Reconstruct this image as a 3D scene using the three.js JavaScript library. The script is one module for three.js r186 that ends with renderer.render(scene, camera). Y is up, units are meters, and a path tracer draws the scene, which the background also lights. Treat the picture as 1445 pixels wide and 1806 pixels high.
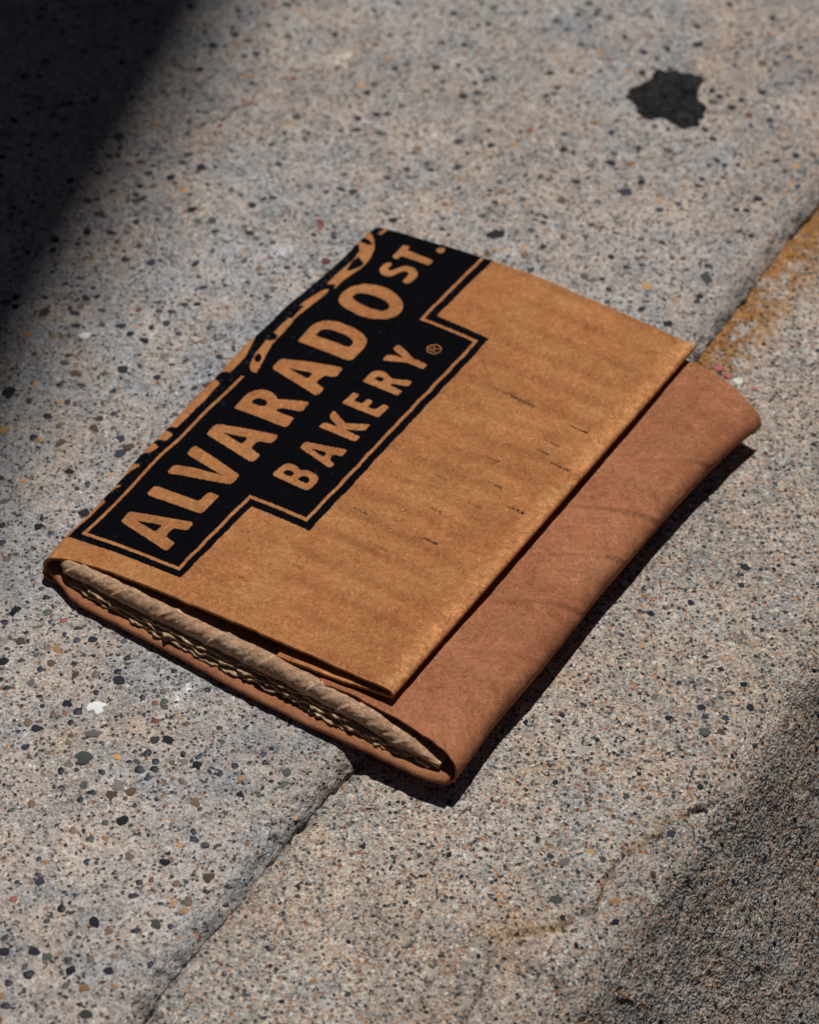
import * as THREE from 'three';

// ------------------------------------------------------------------ camera, sky, sun, exposure
// The world's x runs across the kerb (towards the road), z towards the front of the wallet, y up. Lengths below are in millimetres.
const MM = 0.001;
const scene = new THREE.Scene();
const camera = new THREE.PerspectiveCamera(20.47, 819 / 1024, 0.02, 60);
camera.position.set(0.2394, 0.4075, 0.28565);
camera.lookAt(0.02668, 0.01, -0.03895);
camera.focus = 0.535;
camera.userData.fStop = 21;
const SUN_ELEVATION = THREE.MathUtils.degToRad(65);
const sunDirection = new THREE.Vector3(-0.321, 0, -0.947).normalize().multiplyScalar(Math.cos(SUN_ELEVATION)).setY(Math.sin(SUN_ELEVATION));
// clear, slightly hazy air: paler towards the horizon and round the sun
const skyTexture = (() => {
  const w = 256, h = 128, data = new Float32Array(w * h * 4);
  for (let y = 0; y < h; y++) for (let x = 0; x < w; x++) {
    const up = ((y + 0.5) / h - 0.5) * Math.PI, round = ((x + 0.5) / w - 0.5) * 2 * Math.PI, dx = Math.cos(round) * Math.cos(up), dy = Math.sin(up), dz = Math.sin(round) * Math.cos(up);
    const haze = Math.exp(-Math.max(0, dy) * 4.5), glow = Math.max(0, dx * sunDirection.x + dy * sunDirection.y + dz * sunDirection.z) ** 12, k = (y * w + x) * 4;
    data[k] = 0.115 + 0.20 * haze + 0.22 * glow; data[k + 1] = 0.135 + 0.20 * haze + 0.22 * glow; data[k + 2] = 0.235 + 0.20 * haze + 0.21 * glow; data[k + 3] = 1;
  }
  const t = new THREE.DataTexture(data, w, h, THREE.RGBAFormat, THREE.FloatType);
  t.mapping = THREE.EquirectangularReflectionMapping; t.magFilter = t.minFilter = THREE.LinearFilter; t.needsUpdate = true;
  return t;
})();
scene.background = skyTexture; scene.environment = skyTexture;
scene.environmentIntensity = 0.22; scene.backgroundIntensity = 0.22;
const sun = new THREE.DirectionalLight(new THREE.Color(1.0, 0.98, 0.95), 5);
sun.position.copy(sunDirection).multiplyScalar(4);
sun.castShadow = true;
sun.shadow.mapSize.set(4096, 4096);
Object.assign(sun.shadow.camera, { left: -1.2, right: 1.2, top: 1.2, bottom: -1.2, near: 0.5, far: 9 });
scene.add(sun, sun.target);
const renderer = new THREE.WebGLRenderer({ antialias: true });
renderer.toneMapping = THREE.LinearToneMapping;
renderer.toneMappingExposure = 0.66;
renderer.shadowMap.enabled = true;

// ------------------------------------------------------------------ helpers
function rng(seed) { let s = seed >>> 0; return () => { s = (s + 0x6d2b79f5) | 0; let t = Math.imul(s ^ (s >>> 15), 1 | s); t = (t + Math.imul(t ^ (t >>> 7), 61 | t)) ^ t; return ((t ^ (t >>> 14)) >>> 0) / 4294967296; }; }
function hash(x, y, k) { let h = Math.imul(x, 374761393) ^ Math.imul(y, 668265263) ^ Math.imul(k, 2147483647 - 58); h = Math.imul(h ^ (h >>> 13), 1274126177); return ((h ^ (h >>> 16)) >>> 0) / 4294967296; }
// value noise in -1..1; a period makes it tile
function noise(x, y, k = 0, period = 0) {
  let ix = Math.floor(x), iy = Math.floor(y);
  const fx = x - ix, fy = y - iy, u = fx * fx * (3 - 2 * fx), v = fy * fy * (3 - 2 * fy);
  let jx = ix + 1, jy = iy + 1;
  if (period) { ix = ((ix % period) + period) % period; iy = ((iy % period) + period) % period; jx = ((jx % period) + period) % period; jy = ((jy % period) + period) % period; }
  const a = hash(ix, iy, k), b = hash(jx, iy, k), c = hash(ix, jy, k), d = hash(jx, jy, k);
  return (a + (b - a) * u + (c - a) * v + (a - b - c + d) * u * v) * 2 - 1;
}
const clamp = (x, a, b) => Math.min(b, Math.max(a, x));
const smooth = (a, b, x) => { const t = clamp((x - a) / (b - a), 0, 1); return t * t * (3 - 2 * t); };
function lut(table) { return (x) => { if (x <= table[0][0]) return table[0][1]; for (let i = 1; i < table.length; i++) if (x <= table[i][0]) { const [x0, y0] = table[i - 1], [x1, y1] = table[i]; return y0 + ((y1 - y0) * (x - x0)) / (x1 - x0); } return table[table.length - 1][1]; }; }
const shadowed = (m) => { m.castShadow = true; m.receiveShadow = true; return m; };
const taken = new Map();
function numbered(name) { const n = taken.get(name) ?? 0; taken.set(name, n + 1); return n ? `${name}_${String(n).padStart(3, '0')}` : name; }
function part(name, geometry, material, parent, label) { const m = shadowed(new THREE.Mesh(geometry, material)); m.name = name; if (label) m.userData.label = label; parent.add(m); return m; }
function thing(name, label, category, at = [0, 0, 0], group) { const g = new THREE.Group(); g.name = numbered(name); g.position.set(at[0] * MM, at[1] * MM, at[2] * MM); g.userData = { label, category }; if (group) g.userData.group = group; scene.add(g); return g; }
function texture(data, w, h, srgb) { const t = new THREE.DataTexture(data, w, h, THREE.RGBAFormat, THREE.UnsignedByteType); t.wrapS = t.wrapT = THREE.RepeatWrapping; t.magFilter = THREE.LinearFilter; t.minFilter = THREE.LinearMipmapLinearFilter; t.generateMipmaps = true; if (srgb) t.colorSpace = THREE.SRGBColorSpace; t.needsUpdate = true; return t; }
// a rectangular mesh of points; at(i, j) gives [x, y, z] in millimetres, uv(i, j) texture coordinates, tint(i, j) a vertex colour
function gridGeometry(nu, nv, at, uv, tint, flip) {
  const n = (nu + 1) * (nv + 1), pos = new Float32Array(n * 3), tex = new Float32Array(n * 2), col = tint ? new Float32Array(n * 3) : null, idx = new Uint32Array(nu * nv * 6);
  let k = 0;
  for (let i = 0; i <= nu; i++) for (let j = 0; j <= nv; j++, k++) {
    const p = at(i, j), t = uv(i, j);
    pos[k * 3] = p[0] * MM; pos[k * 3 + 1] = p[1] * MM; pos[k * 3 + 2] = p[2] * MM; tex[k * 2] = t[0]; tex[k * 2 + 1] = t[1];
    if (col) { const c = tint(i, j); col[k * 3] = c[0]; col[k * 3 + 1] = c[1]; col[k * 3 + 2] = c[2]; }
  }
  k = 0;
  for (let i = 0; i < nu; i++) for (let j = 0; j < nv; j++) { const a = i * (nv + 1) + j, b = a + nv + 1; if (flip) idx.set([a, a + 1, b, b, a + 1, b + 1], k); else idx.set([a, b, a + 1, b, b + 1, a + 1], k); k += 6; }
  const g = new THREE.BufferGeometry();
  g.setAttribute('position', new THREE.BufferAttribute(pos, 3)); g.setAttribute('uv', new THREE.BufferAttribute(tex, 2));
  if (col) g.setAttribute('color', new THREE.BufferAttribute(col, 3));
  g.setIndex(new THREE.BufferAttribute(idx, 1)); g.computeVertexNormals();
  return g;
}
// a bent sheet of paper with real thickness; at(i, j) is a point of its outer face as [x across, b along, h up]
function sheetGeometry(nu, nv, at, thick, uv, uvInner, side = 1) {
  const P = [], N = [];
  for (let i = 0; i <= nu; i++) for (let j = 0; j <= nv; j++) { const [a, b, h] = at(i, j); P.push(new THREE.Vector3(a, h, -b)); }
  const id = (i, j) => i * (nv + 1) + j;
  for (let i = 0; i <= nu; i++) for (let j = 0; j <= nv; j++) {
    const du = P[id(Math.min(nu, i + 1), j)].clone().sub(P[id(Math.max(0, i - 1), j)]), dv = P[id(i, Math.min(nv, j + 1))].clone().sub(P[id(i, Math.max(0, j - 1))]);
    N.push(du.cross(dv).normalize().multiplyScalar(side));
  }
  const pos = [], nor = [], tex = [], idx = [];
  const put = (p, n, t) => { pos.push(p.x * MM, p.y * MM, p.z * MM); nor.push(n.x, n.y, n.z); tex.push(t[0], t[1]); return pos.length / 3 - 1; };
  const inner = P.map((p, k) => p.clone().addScaledVector(N[k], -thick));
  const quad = (a, b, c, d, f) => (f ? idx.push(a, b, c, b, d, c) : idx.push(a, c, b, b, c, d));
  for (let i = 0; i <= nu; i++) for (let j = 0; j <= nv; j++) put(P[id(i, j)], N[id(i, j)], uv(i, j));
  for (let i = 0; i <= nu; i++) for (let j = 0; j <= nv; j++) put(inner[id(i, j)], N[id(i, j)].clone().negate(), uvInner(i, j));
  const off = P.length;
  for (let i = 0; i < nu; i++) for (let j = 0; j < nv; j++) { quad(id(i, j), id(i + 1, j), id(i, j + 1), id(i + 1, j + 1), side > 0); quad(off + id(i, j), off + id(i + 1, j), off + id(i, j + 1), off + id(i + 1, j + 1), side < 0); }
  const rim = [];
  for (let i = 0; i < nu; i++) rim.push([i, 0]); for (let j = 0; j < nv; j++) rim.push([nu, j]); for (let i = nu; i > 0; i--) rim.push([i, nv]); for (let j = nv; j > 0; j--) rim.push([0, j]);
  const first = pos.length / 3;
  rim.forEach(([i, j], k) => {
    const [i2, j2] = rim[(k + 1) % rim.length], [i0, j0] = rim[(k + rim.length - 1) % rim.length];
    const along = P[id(i2, j2)].clone().sub(P[id(i0, j0)]).normalize(), out = along.cross(N[id(i, j)]).normalize().multiplyScalar(side), p = P[id(i, j)], q = inner[id(i, j)];
    const mid = p.clone().lerp(q, 0.5).addScaledVector(out, thick * 0.28), t = uvInner(i, j);
    put(p, out.clone().add(N[id(i, j)]).normalize(), t); put(mid, out, t); put(q, out.clone().sub(N[id(i, j)]).normalize(), t);
  });
  for (let k = 0; k < rim.length; k++) { const a = first + k * 3, b = first + ((k + 1) % rim.length) * 3; for (const o of [0, 1]) quad(a + o, b + o, a + o + 1, b + o + 1, side < 0); }
  const g = new THREE.BufferGeometry();
  g.setAttribute('position', new THREE.Float32BufferAttribute(pos, 3)); g.setAttribute('normal', new THREE.Float32BufferAttribute(nor, 3)); g.setAttribute('uv', new THREE.Float32BufferAttribute(tex, 2)); g.setIndex(idx);
  return g;
}
// a closed cross-section in (b, h) swept across a, with end caps
function sweepGeometry(stations, count, section, uv) {
  const pos = [], tex = [], idx = [];
  stations.forEach((a, i) => { const s = section(a); for (let k = 0; k <= count; k++) { const [b, h, da = 0] = s[k % count]; pos.push((a + da) * MM, h * MM, -b * MM); tex.push(...uv(a, k / count, b)); } });
  for (let i = 0; i + 1 < stations.length; i++) for (let k = 0; k < count; k++) { const p = i * (count + 1) + k, q = p + count + 1; idx.push(p, q, p + 1, q, q + 1, p + 1); }
  for (const [i, f] of [[0, 0], [stations.length - 1, 1]]) { const base = i * (count + 1); for (let k = 1; k < count - 1; k++) f ? idx.push(base, base + k + 1, base + k) : idx.push(base, base + k, base + k + 1); }
  let g = new THREE.BufferGeometry();
  g.setAttribute('position', new THREE.Float32BufferAttribute(pos, 3)); g.setAttribute('uv', new THREE.Float32BufferAttribute(tex, 2)); g.setIndex(idx); g.computeVertexNormals();
  return g;
}

// ------------------------------------------------------------------ concrete: colour and relief maps (one tile = 300 mm)
const TILE = 300;
function concreteMaps(seed, { mortar, grains, count, reach }) {
  const S = 2048, px = S / TILE, col = new Float32Array(S * S * 3), rel = new Float32Array(S * S), r = rng(seed);
  for (let y = 0; y < S; y++) for (let x = 0; x < S; x++) {
    const k = y * S + x, n1 = noise(x / 128, y / 128, seed, 16), n2 = noise(x / 32, y / 32, seed + 1, 64), n3 = noise(x / 8, y / 8, seed + 2, 256), n4 = noise(x / 2.7, y / 2.7, seed + 3, 0), w = r();
    const f = 1 + 0.05 * n1 + 0.06 * n2 + 0.09 * n3 + 0.13 * n4 + 0.42 * (w - 0.5), warm = 1 + 0.035 * noise(x / 64, y / 64, seed + 4, 32) + 0.03 * n2;
    col[k * 3] = mortar[0] * f * warm; col[k * 3 + 1] = mortar[1] * f; col[k * 3 + 2] = mortar[2] * f / warm;
    rel[k] = 0.5 + 0.16 * n3 + 0.14 * n4 + 0.08 * n2 + 0.12 * (w - 0.5);
  }
  for (let i = 0; i < count; i++) {
    const cx = r() * S, cy = r() * S, size = (reach[0] + (reach[1] - reach[0]) * r() ** 3.2) * px, el = 0.55 + 0.45 * r(), th = r() * Math.PI, ct = Math.cos(th), st = Math.sin(th);
    let pick = r(), g = grains[0];
    for (const q of grains) { if (pick < q[0]) { g = q; break; } pick -= q[0]; }
    const v = 0.75 + 0.5 * r(), wob = r() * 6.28, up = g[4] * (0.4 + 0.6 * r()), R = Math.ceil(size + 1);
    for (let dy = -R; dy <= R; dy++) for (let dx = -R; dx <= R; dx++) {
      const x = Math.floor(cx) + dx, y = Math.floor(cy) + dy, fx = x + 0.5 - cx, fy = y + 0.5 - cy, u = (fx * ct + fy * st) / size, w = (-fx * st + fy * ct) / (size * el);
      const d = Math.hypot(u, w) * (1 + 0.16 * Math.sin(3 * Math.atan2(w, u) + wob)), m = clamp((1 - d) * size * 0.9 + 0.35, 0, 1);
      if (m <= 0) continue;
      const k = (((y + S) % S) * S) + ((x + S) % S);
      for (let c = 0; c < 3; c++) col[k * 3 + c] += (g[1 + c] * v - col[k * 3 + c]) * m * 0.93;
      rel[k] += (0.5 + up * (1 - 0.6 * d * d) - rel[k]) * m * 0.8;
    }
  }
  const a = new Uint8Array(S * S * 4), b = new Uint8Array(S * S * 4);
  for (let k = 0; k < S * S; k++) { for (let c = 0; c < 3; c++) { a[k * 4 + c] = clamp(col[k * 3 + c], 0, 255); b[k * 4 + c] = clamp(rel[k] * 255, 0, 255); } a[k * 4 + 3] = b[k * 4 + 3] = 255; }
  return { map: texture(a, S, S, true), bumpMap: texture(b, S, S, false) };
}
// grains: share, colour (sRGB), relief
const sidewalkMaps = concreteMaps(11, { mortar: [205, 196, 189], count: 430000, reach: [0.07, 0.42], grains: [
  [0.16, 54, 52, 55, -0.35], [0.14, 100, 98, 94, 0.1], [0.12, 160, 128, 104, 0.2], [0.03, 182, 124, 76, 0.2], [0.015, 136, 78, 62, 0.2], [0.10, 236, 230, 222, 0.25], [0.20, 218, 200, 186, 0.2], [0.16, 176, 170, 166, 0.2], [0.125, 196, 189, 184, 0.2]] });
const kerbMaps = concreteMaps(23, { mortar: [206, 195, 184], count: 620000, reach: [0.1, 0.46], grains: [
  [0.11, 50, 50, 54, -0.3], [0.12, 98, 95, 93, 0.2], [0.18, 206, 166, 138, 0.3], [0.05, 184, 124, 82, 0.3], [0.02, 140, 88, 68, 0.3], [0.24, 224, 208, 192, 0.35], [0.16, 156, 148, 144, 0.3], [0.06, 240, 232, 222, 0.3], [0.10, 188, 176, 166, 0.3]] });
const sidewalkMaterial = new THREE.MeshPhysicalMaterial({ ...sidewalkMaps, bumpScale: 0.0008, roughness: 0.88, specularIntensity: 0.4, vertexColors: true });
const kerbMaterial = new THREE.MeshPhysicalMaterial({ ...kerbMaps, bumpScale: 0.0008, roughness: 0.9, specularIntensity: 0.4, vertexColors: true });

// ------------------------------------------------------------------ pavement slab, joint and kerb
const jointAt = lut([[-400, 49.3], [-80, 48.6], [-50, 48.2], [-30, 47.4], [-10, 48.2], [60, 47.5], [116, 46.6], [140, 45.6], [181, 44.2], [260, 43], [400, 42]]);
const crackLine = [[-23.1, 179.9], [-16.4, 173.6], [-9.8, 172.2], [-5.3, 173.3], [-1, 172.8], [4.9, 175.3], [9.3, 173.5]];
function toLine(a, b, line) { let best = 1e9; for (let i = 1; i < line.length; i++) { const [x0, y0] = line[i - 1], [x1, y1] = line[i], t = clamp(((a - x0) * (x1 - x0) + (b - y0) * (y1 - y0)) / ((x1 - x0) ** 2 + (y1 - y0) ** 2), 0, 1); best = Math.min(best, Math.hypot(a - x0 - t * (x1 - x0), b - y0 - t * (y1 - y0))); } return best; }
function slabRelief(a, b) {
  let h = 0.16 * noise(a / 26, b / 26, 51) + 0.07 * noise(a / 7, b / 7, 52) + 0.08 * noise(a / 2.3, b / 2.3, 53) + 0.10 * noise(a / 1.15, b / 1.15, 54);
  const dip = noise(a / 1.6 + 11, b / 1.6, 56); if (dip > 0.55) h -= (dip - 0.55) * 0.8;
  const pit = noise(a / 3.1 + 40, b / 3.1, 55); if (pit > 0.72) h -= (pit - 0.72) * 1.1;
  if (b > 165 && b < 185 && a > -28 && a < 14) h -= 0.5 * (1 - smooth(0.1, 0.75, toLine(a + 0.7 * noise(a / 2, b / 2, 57), b, crackLine) ));
  return h;
}
const slabDrop = (a) => (a > 47.9 ? -2.75 - (a - 47.9) * 14 : -2.75 * clamp((a - 42.6) / 5.3, 0, 1) ** 2);
function slabPoint(a, b) {                       // worn, rounded arris towards the joint
  const w = jointAt(b) - 48 + 0.35 * noise(b / 9, 3, 58) + 0.12 * noise(b / 1.6, 7, 59), x = a + w * smooth(30, 47, a);
  let h = slabDrop(a + 0.5 * noise(b / 22, 1, 60) * smooth(48, 46, a));
  const rough = a > 41 ? smooth(41, 46, a) * (0.2 * noise(a / 0.8, b / 0.8, 61) + 0.28 * noise(a / 2.6, b / 2.9, 62) - 0.5 * Math.max(0, noise(a / 1.7, b / 2.1, 69) - 0.45)) : 0;
  return [x + rough, h + slabRelief(a, b) + rough, -b];
}
function span(list) { const out = []; for (const [from, to, step] of list) { const n = Math.max(1, Math.round((to - from) / step)); for (let i = 0; i < n; i++) out.push(from + ((to - from) * i) / n); } out.push(list[list.length - 1][1]); return out; }
const slabA = span([[-4000, -600, 850], [-600, -175, 30], [-175, -60, 0.7], [-60, 41, 0.55], [41, 48.3, 0.24]]), alongB = span([[-3000, -500, 600], [-500, -130, 25], [-130, 140, 0.55], [140, 262, 0.72], [262, 700, 40], [700, 4000, 800]]);
const whitePatches = [[-46.9, 99.3, 4.2], [-75.2, 164.3, 3], [-65.6, 53.2, 1.4], [12, -17, 3], [-40, 152, 2.5]];
const sidewalk = shadowed(new THREE.Mesh(gridGeometry(slabA.length - 1, alongB.length - 1, (i, j) => slabPoint(slabA[i], alongB[j]), (i, j) => [(slabA[i] + (slabA[i] > 44 ? -slabDrop(slabA[i]) : 0)) / TILE, alongB[j] / TILE], (i, j) => {
  const a = slabA[i], b = alongB[j], tone = 0.615 * (1 + 0.10 * noise(a / 55, b / 55, 63) + 0.06 * noise(a / 15, b / 15, 64)), warm = 1 + 0.05 * noise(a / 30 + 9, b / 30, 65);
  let white = 0; for (const [x, y, s] of whitePatches) if (Math.abs(a - x) < s * 2.5 && Math.abs(b - y) < s * 2.5) white = Math.max(white, smooth(0.95, 0.35, Math.hypot(a - x, b - y) / s + 0.55 * noise(a / 1.3, b / 1.3, 66) + 0.2 * noise(a / 0.6, b / 0.6, 67)));
  // grit and dirt lodged in the rough joint edge
  const dirt = a > 44 ? clamp(0.5 * smooth(45, 47, a) * (0.4 + 0.9 * noise(a / 1.4, b / 1.9, 68)), 0, 0.7) : 0;
  const k = tone + white * 0.34;
  return [k * warm * (1 - dirt), k * (1 - dirt * 0.98), (k / warm) * (1 - dirt * 0.95)];
}, true), sidewalkMaterial));
sidewalk.name = 'sidewalk'; sidewalk.userData.kind = 'structure'; scene.add(sidewalk);

// kerb: a profile of points from the joint over the top and the rounded arris down the face
const kerbProfile = [];
for (const p of [[45.2, -30], [45.4, -6], [45.9, -3.9], [46.7, -3.2], [48, -2.9], [49.4, -2.78]]) kerbProfile.push(p);
const EDGE = 100, RAD = 11;
for (let a = 50.7; a < EDGE; a += 0.55) kerbProfile.push([a, -2.75 - 0.75 * smooth(50, EDGE, a)]);
for (let q = 0; q <= 64; q += 2) { const t = (q * Math.PI) / 180; kerbProfile.push([EDGE + RAD * Math.sin(t), -3.5 - RAD * (1 - Math.cos(t))]); }
{ let [a0, h0] = kerbProfile[kerbProfile.length - 1]; for (let d = 0; d < 150; d += d < 75 ? 0.55 : 8) { const step = d < 75 ? 0.55 : 8, t = ((64 - 4 * smooth(2, 30, d)) * Math.PI) / 180; a0 += step * Math.cos(t); h0 -= step * Math.sin(t); kerbProfile.push([a0, h0]); } }
const spallLine = [[107, 20.4], [103.2, 10.6], [102, 3.4], [99.1, -2.6], [99.4, -7.2], [100.6, -9.7], [101.4, -13.9], [98.8, -19.9], [96.9, -22.8], [90.9, -28.6], [91.7, -34.1], [93.6, -41.1], [94.8, -47.6], [96, -70], [97, -130]];
const spallA = lut(spallLine.map(([a, b]) => [b, a]).reverse());
const kerbNormal = kerbProfile.map((p, i) => { const q = kerbProfile[Math.min(kerbProfile.length - 1, i + 1)], o = kerbProfile[Math.max(0, i - 1)], dx = q[0] - o[0], dy = q[1] - o[1], l = Math.hypot(dx, dy); return [-dy / l, dx / l]; });
const kerbArc = [0]; for (let i = 1; i < kerbProfile.length; i++) kerbArc.push(kerbArc[i - 1] + Math.hypot(kerbProfile[i][0] - kerbProfile[i - 1][0], kerbProfile[i][1] - kerbProfile[i - 1][1]));
function kerbInfo(i, b) {
  const [a, h] = kerbProfile[i], [nx, ny] = kerbNormal[i], s = kerbArc[i], steep = smooth(0.97, 0.45, ny) * (a > 80 ? 1 : 0);
  let d = 0.15 * noise(s / 18, b / 30, 71) + 0.07 * noise(s / 4, b / 9, 72) + (0.09 + 0.04 * steep) * noise(s / 1.5, b / 1.7, 73) + (0.07 + 0.05 * steep) * noise(s / 0.8, b / 0.8, 74);
  d += 0.09 * noise(s / 1.1, b / 16, 75) * (1 - steep);                          // faint broom strokes along the kerb
  d += steep * (0.14 * noise(s / 8, b / 10, 76) + 0.08 * noise(s / 2.6, b / 3, 77) + 0.09 * noise(s / 0.9, b / 1.0, 70));
  if (a < 54 && a > 45.5) d -= (1.3 * smooth(1.6, 0.2, Math.abs(a - 48.3 - 0.8 * noise(b / 6, 1, 181))) * smooth(0.05, 0.45, noise(b / 9, 8, 182) + 0.25 * noise(b / 2.2, 3, 183)) * (b < -8 ? 1 : 0.7));   // the open stretches of the joint
  const edge = spallA(b) + 0.5 * noise(b / 3, 2, 78) + 0.25 * noise(b / 1.1, 5, 79), spalled = smooth(-0.3, 0.5, a - edge + 0.35 * noise(a / 1.2, b / 1.2, 85)) * smooth(24, 14, b);
  d -= spalled * (0.25 + 0.85 * smooth(-0.35, 0.35, noise(b / 9, 3, 80) + 0.3 * noise(s / 3, b / 3, 86))) * smooth(116, 104, a);
  d -= 0.8 * smooth(0.75, 0.15, Math.abs(a - edge)) * smooth(24, 14, b) * smooth(-0.5, 0.1, noise(b / 6, 7, 89));      // the hairline where the arris is breaking away
  d += 1.2 * noise(b / 30, 4, 81) * smooth(92, 106, a) + (0.7 * noise(b / 13, 9, 84) + 0.22 * noise(b / 5, s / 5, 82)) * smooth(98, 105, a);
  return { a, h, nx, ny, s, d, steep, spalled, edge };
}
function kerbPoint(i, b) { const k = kerbInfo(i, b), w = (jointAt(b) - 48 + (k.a < 52 ? 0.5 * noise(b / 4, 3, 82) + 0.3 * noise(b / 1.3, 6, 83) : 0)) * smooth(70, 49, k.a); return [k.a + w + k.nx * k.d, k.h + k.ny * k.d, -b]; }
const kerbB = span([[-3000, -500, 600], [-500, -125, 25], [-125, 140, 0.55], [140, 215, 0.8], [215, 700, 40], [700, 4000, 800]]);
const kerb = shadowed(new THREE.Mesh(gridGeometry(kerbProfile.length - 1, kerbB.length - 1, (i, j) => kerbPoint(i, kerbB[j]), (i, j) => [kerbArc[i] / TILE, kerbB[j] / TILE], (i, j) => {
  const b = kerbB[j], k = kerbInfo(i, b), a = k.a, tone = 0.63 * (1 + 0.09 * noise(k.s / 40, b / 50, 84) + 0.06 * noise(k.s / 9, b / 14, 85));
  let c = [tone * 1.0, tone * 1.0, tone * 0.985];
  const mix = (t, m) => { c = c.map((x, q) => x + (t[q] - x) * m); };
  const pale = k.spalled * smooth(116, 106, a); mix([0.60, 0.61, 0.62], 0.6 * pale);                 // bare paste where the arris has broken away
  // ochre growth in the joint beyond the wallet and along the broken edge
  const patch = noise(a / 3.2, b / 5, 86) * 0.6 + noise(a / 1.1, b / 1.2, 87) * 0.4;
  const o1 = smooth(112, 118, b) * smooth(60, 51, a + patch * 8) * smooth(-0.55, -0.05, patch + 0.10), o2 = smooth(1.6, 0.2, Math.abs(a - k.edge + 0.5) + 0.8 * noise(a / 0.9, b / 1.1, 83)) * smooth(14, 8, b) * smooth(-32, -26, b) * smooth(-0.1, 0.25, patch), o3 = smooth(-14, -24, b) * smooth(-60, -46, b) * smooth(12, 2, Math.abs(a - 90)) * smooth(-0.2, 0.5, patch) * 0.35;
  mix([0.56, 0.30, 0.09], 0.95 * o1); mix([0.42, 0.31, 0.14], 0.6 * o2); mix([0.70, 0.50, 0.30], o3);
  const dirt = a < 52.5 ? clamp(0.5 * smooth(50.5, 48, a) * (0.25 + 0.9 * noise(k.s / 0.9, b / 1.3, 88)), 0, 0.75) : 0;
  return c.map((x) => x * (1 - dirt));
}, true), kerbMaterial));
kerb.name = 'kerb'; kerb.userData.kind = 'structure'; scene.add(kerb);
// the road at the foot of the kerb
const roadMaterial = new THREE.MeshStandardMaterial({ map: kerbMaps.map, bumpMap: kerbMaps.bumpMap, bumpScale: 0.002, color: new THREE.Color().setRGB(0.11, 0.11, 0.115), roughness: 0.92 });
{ const g = gridGeometry(40, 60, (i, j) => [182 + i * i * 2.6, -128 - i * 0.05 + 0.8 * noise(i / 3, j / 3, 91), 3000 - j * 118], (i, j) => [(i * i * 2.6) / 400, (j * 118) / 400], null, true); const road = shadowed(new THREE.Mesh(g, roadMaterial)); road.name = 'road'; road.userData.kind = 'structure'; scene.add(road); }

// ------------------------------------------------------------------ aggregate: stones set flush in the concrete
const stoneShapes = [];
for (let v = 0; v < 7; v++) {
  const base = new THREE.IcosahedronGeometry(1, 1), r = rng(300 + v), jit = new Map(), p = base.attributes.position, keep = [], nor = [], pts = [];
  for (let i = 0; i < p.count; i++) { const key = [p.getX(i), p.getY(i), p.getZ(i)].map((x) => x.toFixed(3)).join(); if (!jit.has(key)) jit.set(key, 0.7 + 0.5 * r()); const f = jit.get(key); pts.push(new THREE.Vector3(p.getX(i) * f, p.getY(i) * (0.7 + 0.3 * f) * 0.42, p.getZ(i) * f)); }
  for (let i = 0; i < p.count; i += 3) if ([0, 1, 2].some((k) => pts[i + k].y > 0.02)) for (const k of [0, 1, 2]) keep.push(pts[i + k]);
  const g = new THREE.BufferGeometry().setFromPoints(keep);
  g.computeVertexNormals();
  const flat = g.attributes.normal, sum = new Map(), key = (q) => `${q.x.toFixed(3)},${q.y.toFixed(3)},${q.z.toFixed(3)}`;
  keep.forEach((q, i) => { const s = sum.get(key(q)) ?? new THREE.Vector3(); s.add(new THREE.Vector3().fromBufferAttribute(flat, i)); sum.set(key(q), s); });
  keep.forEach((q, i) => { const s = sum.get(key(q)).clone().normalize().lerp(new THREE.Vector3().fromBufferAttribute(flat, i), 0.5).normalize(); nor.push(s.x, s.y, s.z); });
  g.setAttribute('normal', new THREE.Float32BufferAttribute(nor, 3));
  g.setAttribute('uv', new THREE.Float32BufferAttribute(keep.flatMap((q) => [q.x, q.z]), 2));
  stoneShapes.push(g);
}
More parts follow.
